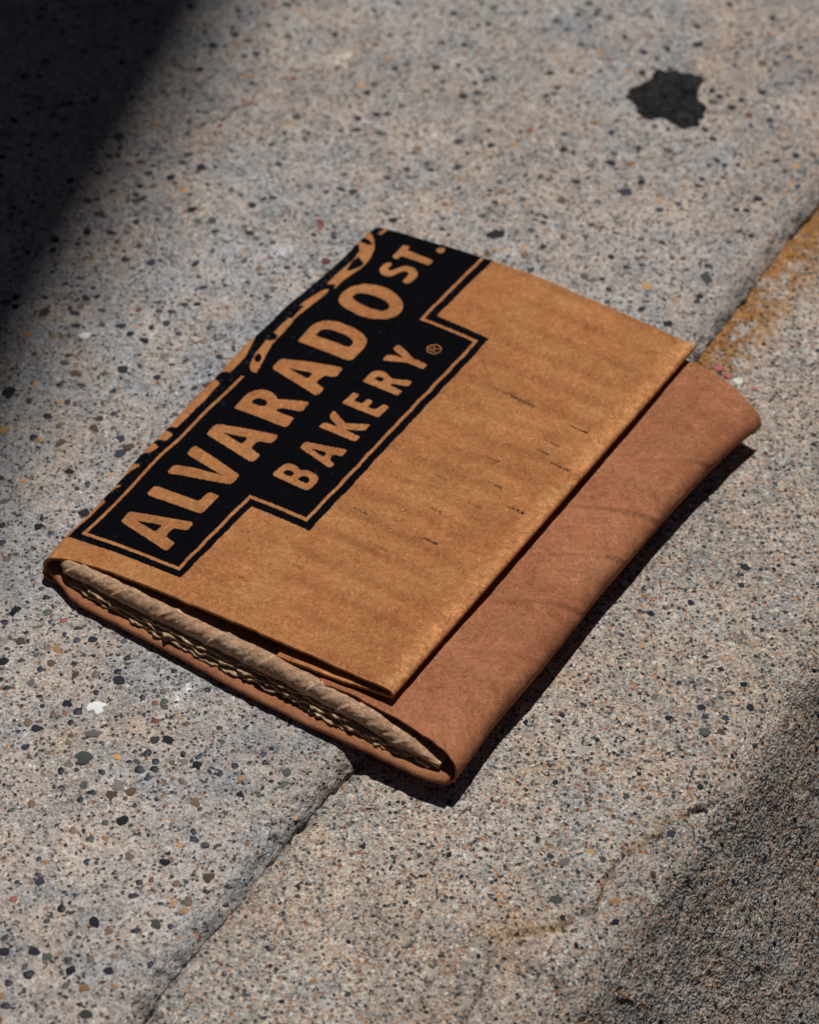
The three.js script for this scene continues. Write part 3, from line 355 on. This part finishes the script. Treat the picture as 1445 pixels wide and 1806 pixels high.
    out[k * 4] = clamp(c0, 0, 255); out[k * 4 + 1] = clamp(c1, 0, 255); out[k * 4 + 2] = clamp(c2, 0, 255); out[k * 4 + 3] = 255;
  }
  const bump = new Uint8Array(S * S * 4);
  for (let k = 0; k < S * S; k++) { const g = clamp(128 + field[k] * 420, 0, 255); bump[k * 4] = bump[k * 4 + 1] = bump[k * 4 + 2] = g; bump[k * 4 + 3] = 255; }
  return { map: texture(out, S, S, true), bumpMap: texture(bump, S, S, false) };
}
const coverMaps = kraftTexture(41, 2048, [169, 113, 71], SHEET.a1 - SHEET.a0, SHEET.b1 - SHEET.b0, true);
const plainMaps = kraftTexture(57, 1024, [161, 105, 75], 60, 60, false);
const linerMaps = kraftTexture(61, 512, [172, 138, 110], 60, 60, false), boardMaps = kraftTexture(67, 512, [170, 142, 110], 60, 60, false);
const coverPaper = new THREE.MeshPhysicalMaterial({ ...coverMaps, bumpScale: 0.00012, roughness: 0.8, specularIntensity: 0.05 });
const plainPaper = new THREE.MeshPhysicalMaterial({ ...plainMaps, bumpScale: 0.00012, roughness: 0.8, specularIntensity: 0.08 });
const linerPaper = new THREE.MeshPhysicalMaterial({ ...linerMaps, bumpScale: 0.0001, roughness: 0.85, specularIntensity: 0.2 });
const boardPaper = new THREE.MeshPhysicalMaterial({ ...boardMaps, bumpScale: 0.00015, roughness: 0.9, specularIntensity: 0.2 });

// ------------------------------------------------------------------ the folded paper wallet
const wallet = thing('paper_wallet', 'folded brown kraft paper wallet with black printed lettering, lying across the joint', 'wallet');
const spineA = lut([[-7, -28.9], [33, -31.3], [66, -33], [110, -31]]);
const H = 10;
function coverTable(b) {                                              // the outer face from the flap's right edge to the foot of the spine, by arc length
  const e = spineA(b), pts = [];
  for (let i = 0; i < 160; i++) { const a = 48.8 + ((e + 2.6 - 48.8) * i) / 159; pts.push([a, H - 4.2 * Math.max(0, (15 - a) / 42) ** 1.5]); }
  const [a0, h0] = pts[159];
  for (let i = 1; i < 24; i++) { const t = ((Math.PI / 2) * i) / 23; pts.push([a0 - 2.6 * Math.sin(t), h0 - 2.6 + 2.6 * Math.cos(t)]); }
  const [a1, h1] = pts[pts.length - 1];
  for (let i = 1; i < 20; i++) pts.push([a1, h1 + ((2 - h1) * i) / 19]);
  let s = 0; return pts.map((p, i) => { if (i) s += Math.hypot(p[0] - pts[i - 1][0], p[1] - pts[i - 1][1]); return [s, p[0], p[1]]; });
}
const coverTables = []; for (let b = -12; b <= 120; b++) coverTables.push(coverTable(b));
function onTable(t, s) { let lo = 0, hi = t.length - 1; if (s >= t[hi][0]) return [t[hi][1], t[hi][2] - (s - t[hi][0])]; while (hi - lo > 1) { const m = (lo + hi) >> 1; t[m][0] <= s ? (lo = m) : (hi = m); } const f = (s - t[lo][0]) / (t[hi][0] - t[lo][0]); return [t[lo][1] + (t[hi][1] - t[lo][1]) * f, t[lo][2] + (t[hi][2] - t[lo][2]) * f]; }
const FOLD = 0.92, SOFT = 0.2, BACK = 23.5;                                       // fold radius of the flap's turned edge, depth of the turn-under
function coverFace(s, b) {
  if (s < 0) {
    const arc = Math.PI * FOLD;
    if (s > -arc) { const t = -s / FOLD; return [48.8 + FOLD * Math.sin(t), H - SOFT - FOLD + FOLD * Math.cos(t)]; }
    const d = -s - arc; return [48.8 - d, H - SOFT - 2 * FOLD - 0.032 * d];
  }
  const k = clamp(b + 12, 0, coverTables.length - 1.001), i = Math.floor(k), f = k - i, p = onTable(coverTables[i], s), q = onTable(coverTables[i + 1], s);
  let [a, h] = [p[0] + (q[0] - p[0]) * f, p[1] + (q[1] - p[1]) * f];
  const flute = smooth(2.5, 8, s) * (0.35 + 0.65 * smooth(38, 28, s)) * smooth(78, 60, s) * (0.6 + 0.4 * noise(s / 30, b / 25, 31));
  const ripple = (b + 0.03 * s + 1.0 * noise(s / 25, b / 13, 32)) * 0.95;
  h += flute * 0.37 * (Math.sin(ripple) + 0.3 * Math.sin(2 * ripple + 0.8)) + 0.13 * smooth(1, 6, s) * smooth(82, 70, s) * noise(s / 14, b / 10, 33) + 0.05 * smooth(1, 4, s) * noise(s / 5, b / 2.6, 34);
  if (s > 70) a += 0.35 * noise(b / 9, 2, 35) * smooth(70, 76, s);
  h -= SOFT * clamp(1 - s / 5, 0, 1) ** 2;
  return [a, h];
}
const coverFront = lut([[-26, -4.4], [-12, -3.1], [-3, -1.7], [0, -1.3], [10.8, -2], [23, -2.4], [28, -2.7], [43.8, -3.7], [55, -4], [63, -4.1], [70.5, -4.7], [74, -5.4], [78, -6.8], [84, -7.6]]);
const coverBack = lut([[-26, 110.5], [-3, 111.8], [0, 112.1], [40, 112.7], [75, 112.2], [84, 112]]);
const coverS = span([[-BACK - Math.PI * FOLD, -Math.PI * FOLD, 1.2], [-Math.PI * FOLD, 0, 0.22], [0, 72, 0.55], [72, 83.2, 0.3]]), NB = 210;
const sheetUV = (a, b) => [(a - SHEET.a0) / (SHEET.a1 - SHEET.a0), (b - SHEET.b0) / (SHEET.b1 - SHEET.b0)];
const coverBs = (i, j) => { const s = coverS[i], f = coverFront(s) + 0.14 * noise(s / 3, 1, 37) + 0.06 * noise(s / 0.8, 4, 38); return f + ((coverBack(s) + 0.12 * noise(s / 4, 9, 39) - f) * j) / NB; };
part('flap', sheetGeometry(coverS.length - 1, NB, (i, j) => { const b = coverBs(i, j), [a, h] = coverFace(coverS[i], b); return [a, b, h]; }, 0.68, (i, j) => sheetUV(48.8 - coverS[i], coverBs(i, j)), (i, j) => sheetUV(62 + 12 * Math.sin(coverS[i] / 9), coverBs(i, j)), -1), coverPaper, wallet, 'flap printed with a black bakery emblem');

// the base under it and the pocket that wraps up and back over the right side
const rightA = lut([[-8, 67.2], [5, 66.3], [25, 66.3], [36, 65.9], [64, 65.9], [85, 66.8], [97, 67.5], [106, 69.3]]);
const walk = (pts) => { const c = new THREE.CatmullRomCurve3(pts.map(([x, y]) => new THREE.Vector3(x, y, 0)), false, 'centripetal'); return (t) => { const p = c.getPointAt(clamp(t, 0, 1)); return [p.x, p.y]; }; };
const baseU = span([[0, 0.05, 0.006], [0.05, 1, 0.02]]), baseCurve = walk([[0, 2.0], [0.15, 1.3], [0.6, 0.75], [1.4, 0.45], [3, 0.4], [20, 0.4], [50, 0.4], [92, 0.4]]);
part('base', sheetGeometry(baseU.length - 1, 60, (i, j) => { const u = baseU[i], f = -7.6, b = f + ((lut([[0, 112], [0.5, 107], [1, 101]])(u) - f) * j) / 60, [x, h] = baseCurve(u), e = spineA(b), w = rightA(b) - 2.4 - e; return [e + (x / 92) * w, b, h]; }, 0.5, (i, j) => [baseU[i] * 1.5, j / 30], (i, j) => [baseU[i] * 1.5 + 0.4, j / 30], -1), plainPaper, wallet);
const pocketPts = [[-2.4, 0.4], [-1.2, 0.62], [-0.35, 1.3], [0, 2.3], [-0.25, 3.6], [-1.1, 4.9], [-3.0, 5.85], [-6.5, 6.4], [-11, 6.7], [-17, 7.0], [-24, 7.25], [-31.4, 7.2], [-32.2, 6.95], [-32.55, 6.35], [-32.2, 5.75], [-31.4, 5.5], [-24, 5.2]];
const pocketCurve = walk(pocketPts), pocketU = span([[0, 0.16, 0.008], [0.16, 0.62, 0.0125], [0.62, 0.8, 0.008], [0.8, 1, 0.03]]);
const pocketFront = lut([[0, -7.6], [0.06, -7.1], [0.1, -6.5], [0.16, -5.7], [0.24, -4.9], [0.36, -4.3], [0.5, -4.2], [0.66, -4.2], [0.72, -4.6], [0.78, -5.2], [1, -4.8]]), pocketBack = lut([[0, 101], [0.04, 104], [0.08, 106], [0.12, 106.4], [0.2, 107.4], [0.3, 109], [0.4, 110], [0.6, 110], [1, 110]]);
const pocketB = (i, j) => { const u = pocketU[i], f = pocketFront(u) + 0.1 * noise(u * 40, 2, 43); return f + ((pocketBack(u) - f) * j) / 180; };
part('pocket', sheetGeometry(pocketU.length - 1, 180, (i, j) => {
  const u = pocketU[i], b = pocketB(i, j), [x, h] = pocketCurve(u), mid = smooth(0, 22, b) * smooth(108, 84, b), on = smooth(0.02, 0.1, u) * smooth(0.7, 0.6, u);
  let a = rightA(b) + x, y = h;
  y += on * (0.55 * mid * smooth(0.45, 0.18, u) + 0.28 * noise(u * 9, b / 17, 44) + 0.10 * noise(u * 26, b / 6, 45));
  a += on * smooth(0.3, 0.1, u) * (0.45 * noise(b / 12, u * 4, 46) + 0.35 * mid);
  for (const [b0, k, w] of [[33, 26, 0.22], [48, 30, 0.16], [63, 22, 0.24], [79, 34, 0.15], [18, 24, 0.14]]) { const d = b - b0 - k * (0.36 - u); y += on * smooth(0.55, 0.3, u) * 1.1 * w * (Math.exp(-(d * d) / 0.3) - 0.8 * Math.exp(-((d + 1.3) ** 2) / 0.9)); }
  y += on * 0.11 * Math.sin((b + 0.8 * noise(u * 5, b / 12, 41)) * 0.95) * (0.6 + 0.4 * noise(u * 6, b / 20, 42));
  y -= 0.9 * smooth(92, 107, b) * smooth(0.34, 0.12, u) * smooth(0.02, 0.1, u);
  return [a, b, y];
}, 0.5, (i, j) => [(pocketU[i] * 47) / 60, pocketB(i, j) / 60], (i, j) => [(pocketU[i] * 47) / 60 + 0.3, pocketB(i, j) / 60 + 0.2], -1), plainPaper, wallet);

// the rolled lower lip, the liner's folded edge and the torn corrugated layers that show at the open end
const lipFront = lut([[-29, -6.6], [-27, -7.5], [-19, -10.3], [2, -10.7], [26, -11.2], [45, -10.7], [60, -9.8], [64, -9.2], [66.4, -8.2]]), lipLift = lut([[-29, 0.75], [-24, 0.5], [-18, 0.05], [60, 0], [66.4, 0.3]]);
part('lower_lip', sweepGeometry(span([[-28.9, -16, 0.45], [-16, 66, 0.7]]), 22, (a) => {
  const f = lipFront(a) + 0.16 * noise(a / 6, 1, 47) + 0.06 * noise(a / 1.6, 5, 48), y = 0.3 + lipLift(a), out = [], r = 0.98 + 0.09 * noise(a / 7, 8, 49);
  const crease = Math.exp(-((a + 18.6) ** 2) / 0.5) * 0.35;
  for (let k = 0; k < 18; k++) { const t = -Math.PI / 2 + (Math.PI * k) / 17; out.push([f + crease + r * 1.9 - r * 1.9 * Math.cos(t) + (t > 0.8 ? (t - 0.8) * 0.6 : 0), y + r + r * Math.sin(t) + 0.04 * noise(a / 1.2, k / 2, 50)]); }
  out.push([f + 4, y + 2 * r], [f + 9.5, y + 2 * r - 0.1], [f + 9.5, y + 0.25], [f + 4, y + 0.1]);
  return out;
}, (a, k) => [a / 60, k * 0.35]), plainPaper, wallet);
const linerB = lut([[-26, -5.3], [-15.8, -5.5], [-1, -5.7], [14, -5.4], [28, -5.2], [46, -5.6], [58, -6.5], [63.5, -6.8]]), linerH = lut([[-26, 4.5], [-15, 5.0], [0, 5.4], [14, 5.6], [30, 5.5], [46, 5.0], [58, 4.0], [63.5, 3.2]]), linerR = lut([[-26, 1.35], [-23, 1.6], [-10, 1.75], [14, 1.95], [30, 2.0], [46, 1.75], [56, 1.2], [63.5, 0.5]]);
part('liner', sweepGeometry(span([[-25.4, -23.4, 0.25], [-23.4, 63.4, 0.3]]), 40, (a) => {
  const cap = smooth(-25.6, -23.6, a), r = linerR(a) * (0.45 + 0.55 * cap), b0 = linerB(a), h0 = linerH(a), out = [];
  for (let k = 0; k < 36; k++) {
    const t = -0.9 + ((2 * Math.PI - 1.5) * k) / 35, ph = (a + 1.9 * t + 1.2 * noise(a / 9, 2, 141)) / (11.2 + 0.9 * noise(a / 14, 6, 142)), f = ph - Math.floor(ph), ridge = f < 0.045 ? f / 0.045 : Math.exp(-(f - 0.045) * 9);
    const rr = r + 0.34 * cap * ridge * Math.min(1, r) + 0.14 * noise(a / 2.2, t * 1.1, 143) + 0.12 * noise((a + 2.4 * t) / 1.3, t * 0.7, 145) * Math.min(1, r) + 0.05 * noise((a + 1.5 * t) / 0.7, t, 144);
    const up = t + Math.PI * 0.25;                                     // runs from the top back, over the front, to the bottom back
    out.push([b0 - rr * Math.sin(up) * 1.02, h0 + rr * Math.cos(up)]);
  }
  out.push([b0 + 6, h0 - r * 0.7], [b0 + 26, h0 - r * 0.62], [b0 + 26, h0 - r * 0.35], [b0 + 6, h0 - r * 0.1]);
  return out;
}, (a, k) => [a / 60, k * 0.3]), linerPaper, wallet, 'grey brown liner with a rolled edge and spiral creases');
for (const [seed, b0, h0, a0, a1, t] of [[1, -9.15, 3.0, -22, 60, 0.5], [2, -8.6, 3.75, -19, 61.5, 0.55], [3, -8.05, 4.4, -4, 44, 0.45]]) {
  const nu = 420, front = (a) => b0 + 0.36 * noise(a / 2.6, seed, 151) + 0.3 * noise(a / 0.8, seed, 152) + 0.35 * smooth(0.35, 0.6, noise(a / 4.1, seed, 155)) + lut([[-22, 1.4], [-14, 0.3], [0, -0.2], [25, 0.3], [45, 0.2], [61, 1.0]])(a), lift = (a, d) => h0 + (0.11 * Math.sin(a * 1.35 + seed * 2) + 0.16 * noise(a / 3.4, seed, 153)) * smooth(6, 0, d) - 0.12 * smooth(1.2, 0, d) * noise(a / 0.8, seed, 154) - lut([[-22, 0.1], [30, 0], [50, 0.35], [61, 0.9]])(a);
  const A = (i) => a0 + ((a1 - a0) * i) / nu, dd = [0, 0.35, 0.8, 1.6, 3, 6, 20];
  part('corrugated_layer', sheetGeometry(nu, 6, (i, j) => { const a = A(i); return [a, front(a) + dd[j], lift(a, dd[j])]; }, t, (i, j) => [A(i) / 60, dd[j] / 60], (i, j) => [A(i) / 60, dd[j] / 60]), boardPaper, wallet);
}

// ------------------------------------------------------------------ small things on the concrete
const gumMaterial = new THREE.MeshPhysicalMaterial({ color: new THREE.Color().setRGB(0.010, 0.0105, 0.012), roughness: 0.5, specularIntensity: 0.35, bumpMap: sidewalkMaps.bumpMap, bumpScale: 0.0016 });
// a flattened lump: an outline filled with rings, higher inside than at its rim
function lump(name, label, category, outline, rise, material, ground, seed, group) {
  const cx = outline.reduce((s, p) => s + p[0], 0) / outline.length, cy = outline.reduce((s, p) => s + p[1], 0) / outline.length, ring = new THREE.CatmullRomCurve3(outline.map(([a, b]) => new THREE.Vector3(a - cx, b - cy, 0)), true, 'centripetal', 0.5).getSpacedPoints(72).slice(0, 72), rows = 12;
  const y0 = ground(cx, cy), g = gridGeometry(rows, 72, (i, j) => { const q = ring[j % 72], t = i / rows, a = q.x * t, b = q.y * t, f = 1 + (0.09 * noise(j / 3, seed, 161) + 0.09 * noise(j / 1.1, seed, 162)) * t, h = ground(cx + a * f, cy + b * f) - y0; return [a * f, h + (i === rows ? -0.1 : 0.02 + rise * (1 - t ** 5) * (0.55 + 0.45 * noise((cx + a) / 2.2, (cy + b) / 2.2, seed)) + rise * 0.25 * noise((cx + a) / 0.8, (cy + b) / 0.8, seed + 1) * (1 - t)), -b * f]; }, (i, j) => [(ring[j % 72].x * i) / rows / TILE, (ring[j % 72].y * i) / rows / TILE], null, false);
  const m = shadowed(new THREE.Mesh(g, material)); m.name = numbered(name); m.position.set(cx * MM, y0 * MM, -cy * MM); m.userData = { label, category }; if (group) m.userData.group = group; scene.add(m); return m;
}
const slabH = (a, b) => slabPoint(a, b)[1];
lump('gum_patch', 'flattened black gum patch stuck to the concrete behind the wallet', 'gum', [[-11.3, 190.5], [-11.1, 195.1], [-8.9, 201.5], [-4.7, 204.3], [0.1, 204.5], [4.5, 197], [6.8, 194.6], [9.7, 187.9], [6.3, 184.7], [2.3, 185.9], [-0.2, 186.2], [-2.1, 183.5], [-5.2, 183.9], [-8, 186.8]], 1.7, gumMaterial, slabH, 171);
const white = new THREE.MeshStandardMaterial({ color: new THREE.Color().setRGB(0.78, 0.78, 0.77), roughness: 0.8 }), red = new THREE.MeshStandardMaterial({ color: new THREE.Color().setRGB(0.42, 0.10, 0.10), roughness: 0.7 }), cream = new THREE.MeshStandardMaterial({ color: new THREE.Color().setRGB(0.74, 0.70, 0.60), roughness: 0.8 });
lump('paint_fleck', 'white paint fleck on the concrete in front of the wallet', 'paint fleck', [[-1.6, -28.8], [-0.9, -27.1], [0.4, -26.6], [1.7, -26.6], [1.4, -27.7], [2.2, -28.2], [1.5, -29.6], [0.2, -29.2], [-0.8, -30.2]], 0.22, white, slabH, 173, 'paint flecks');
lump('paint_fleck', 'tiny white fleck at the edge of the shadow by the left front corner', 'paint fleck', [[-23.6, -6.2], [-22.9, -5.2], [-21.9, -5.4], [-21.9, -6.2], [-22.8, -6.6]], 0.2, white, slabH, 175, 'paint flecks');
lump('paint_fleck', 'small white fleck on the concrete left of the wallet spine', 'paint fleck', [[-66.8, 52.6], [-66.2, 54.3], [-65, 54.4], [-64.5, 53.4], [-65.1, 52.2]], 0.2, white, slabH, 177, 'paint flecks');
const kerbIndex = (a) => { let i = 0; while (i < kerbProfile.length - 1 && kerbProfile[i][0] < a) i++; return i; };
const kerbH = (a, b) => kerbPoint(kerbIndex(a), b)[1];
lump('chip', 'cream chip on the kerb behind the wallet corner, beside red specks', 'chip', [[55.7, 119.2], [56.2, 120.6], [57.6, 120.7], [57.9, 119.4], [56.8, 118.8]], 0.5, cream, kerbH, 179, 'chips at the back corner');
lump('chip', 'pink red chip against the back edge of the wallet pocket', 'chip', [[50.2, 120.4], [50.9, 122], [52.3, 122], [52.8, 120.6], [51.6, 119.8]], 0.5, red, kerbH, 181, 'chips at the back corner');
lump('chip', 'red chip between the pink one and the cream one', 'chip', [[53.8, 119.4], [54.1, 120.9], [55.1, 120.6], [55.2, 119.2]], 0.35, red, kerbH, 183, 'chips at the back corner');
lump('chip', 'lone red speck furthest right of the chips behind the wallet', 'chip', [[60.2, 119.4], [60.6, 120.3], [61.4, 120], [61.2, 119.1]], 0.4, red, kerbH, 185, 'chips at the back corner');
// dry stems caught on the kerb face
const straw = new THREE.MeshStandardMaterial({ color: new THREE.Color().setRGB(0.40, 0.22, 0.10), roughness: 0.85 });
for (const [label, s, b, len, turn] of [['short brown dry stem lying on the dark kerb face', 66, -22, 5.5, 0.5], ['second dry stem, lower on the kerb face by the bottom edge', 62, -33, 4.5, 0.9]]) {
  const i = arcAt(s + 50), [x, y, z] = kerbPoint(i, b), [nx, ny] = kerbNormal[i], n = new THREE.Vector3(nx, ny, 0);
  const c = new THREE.CatmullRomCurve3([[-0.5, 0], [-0.2, 0.12], [0.15, -0.05], [0.5, 0.08]].map(([u, w]) => new THREE.Vector3(u * len, w, 0.3 * w).multiplyScalar(MM))), g = new THREE.TubeGeometry(c, 12, 0.22 * MM, 7), p = g.attributes.position;
  for (let k = 0; k < p.count; k++) p.setY(k, p.getY(k) * 0.7);
  g.computeVertexNormals();
  const m = shadowed(new THREE.Mesh(g, straw)); m.name = numbered('dry_stem'); m.position.set(x * MM, y * MM, z * MM).addScaledVector(n, 0.28 * MM); m.quaternion.setFromUnitVectors(UP, n).multiply(new THREE.Quaternion().setFromAxisAngle(UP, turn)); m.userData = { label, category: 'stem', group: 'dry stems' }; scene.add(m);
}

// ------------------------------------------------------------------ outside the picture: the pillar whose shadow crosses the far corner
{
  const render_ = new THREE.MeshStandardMaterial({ color: new THREE.Color().setRGB(0.34, 0.33, 0.31), roughness: 0.92, bumpMap: sidewalkMaps.bumpMap, bumpScale: 0.001 }), stone = new THREE.MeshStandardMaterial({ color: new THREE.Color().setRGB(0.27, 0.26, 0.25), roughness: 0.9, bumpMap: kerbMaps.bumpMap, bumpScale: 0.001 });
  const W = 600, T = 5000, corner = [-608, 1650];
  const pillar = thing('masonry_pillar', 'tall rendered masonry pillar standing further along the pavement, out of the picture', 'pillar', [corner[0] - W / 2, 0, -(corner[1] - W / 2)]);
  const add = (name, w, h, y, m) => { const o = part(name, new THREE.BoxGeometry(w * MM, h * MM, w * MM), m, pillar); o.position.y = y * MM; return o; };
  add('plinth', W + 60, 180, 90, stone); add('shaft', W, T - 330, 180 + (T - 330) / 2, render_); add('capital', W + 60, 60, T - 120, stone); add('cap', W + 110, 90, T - 45, stone);
}
renderer.render(scene, camera);
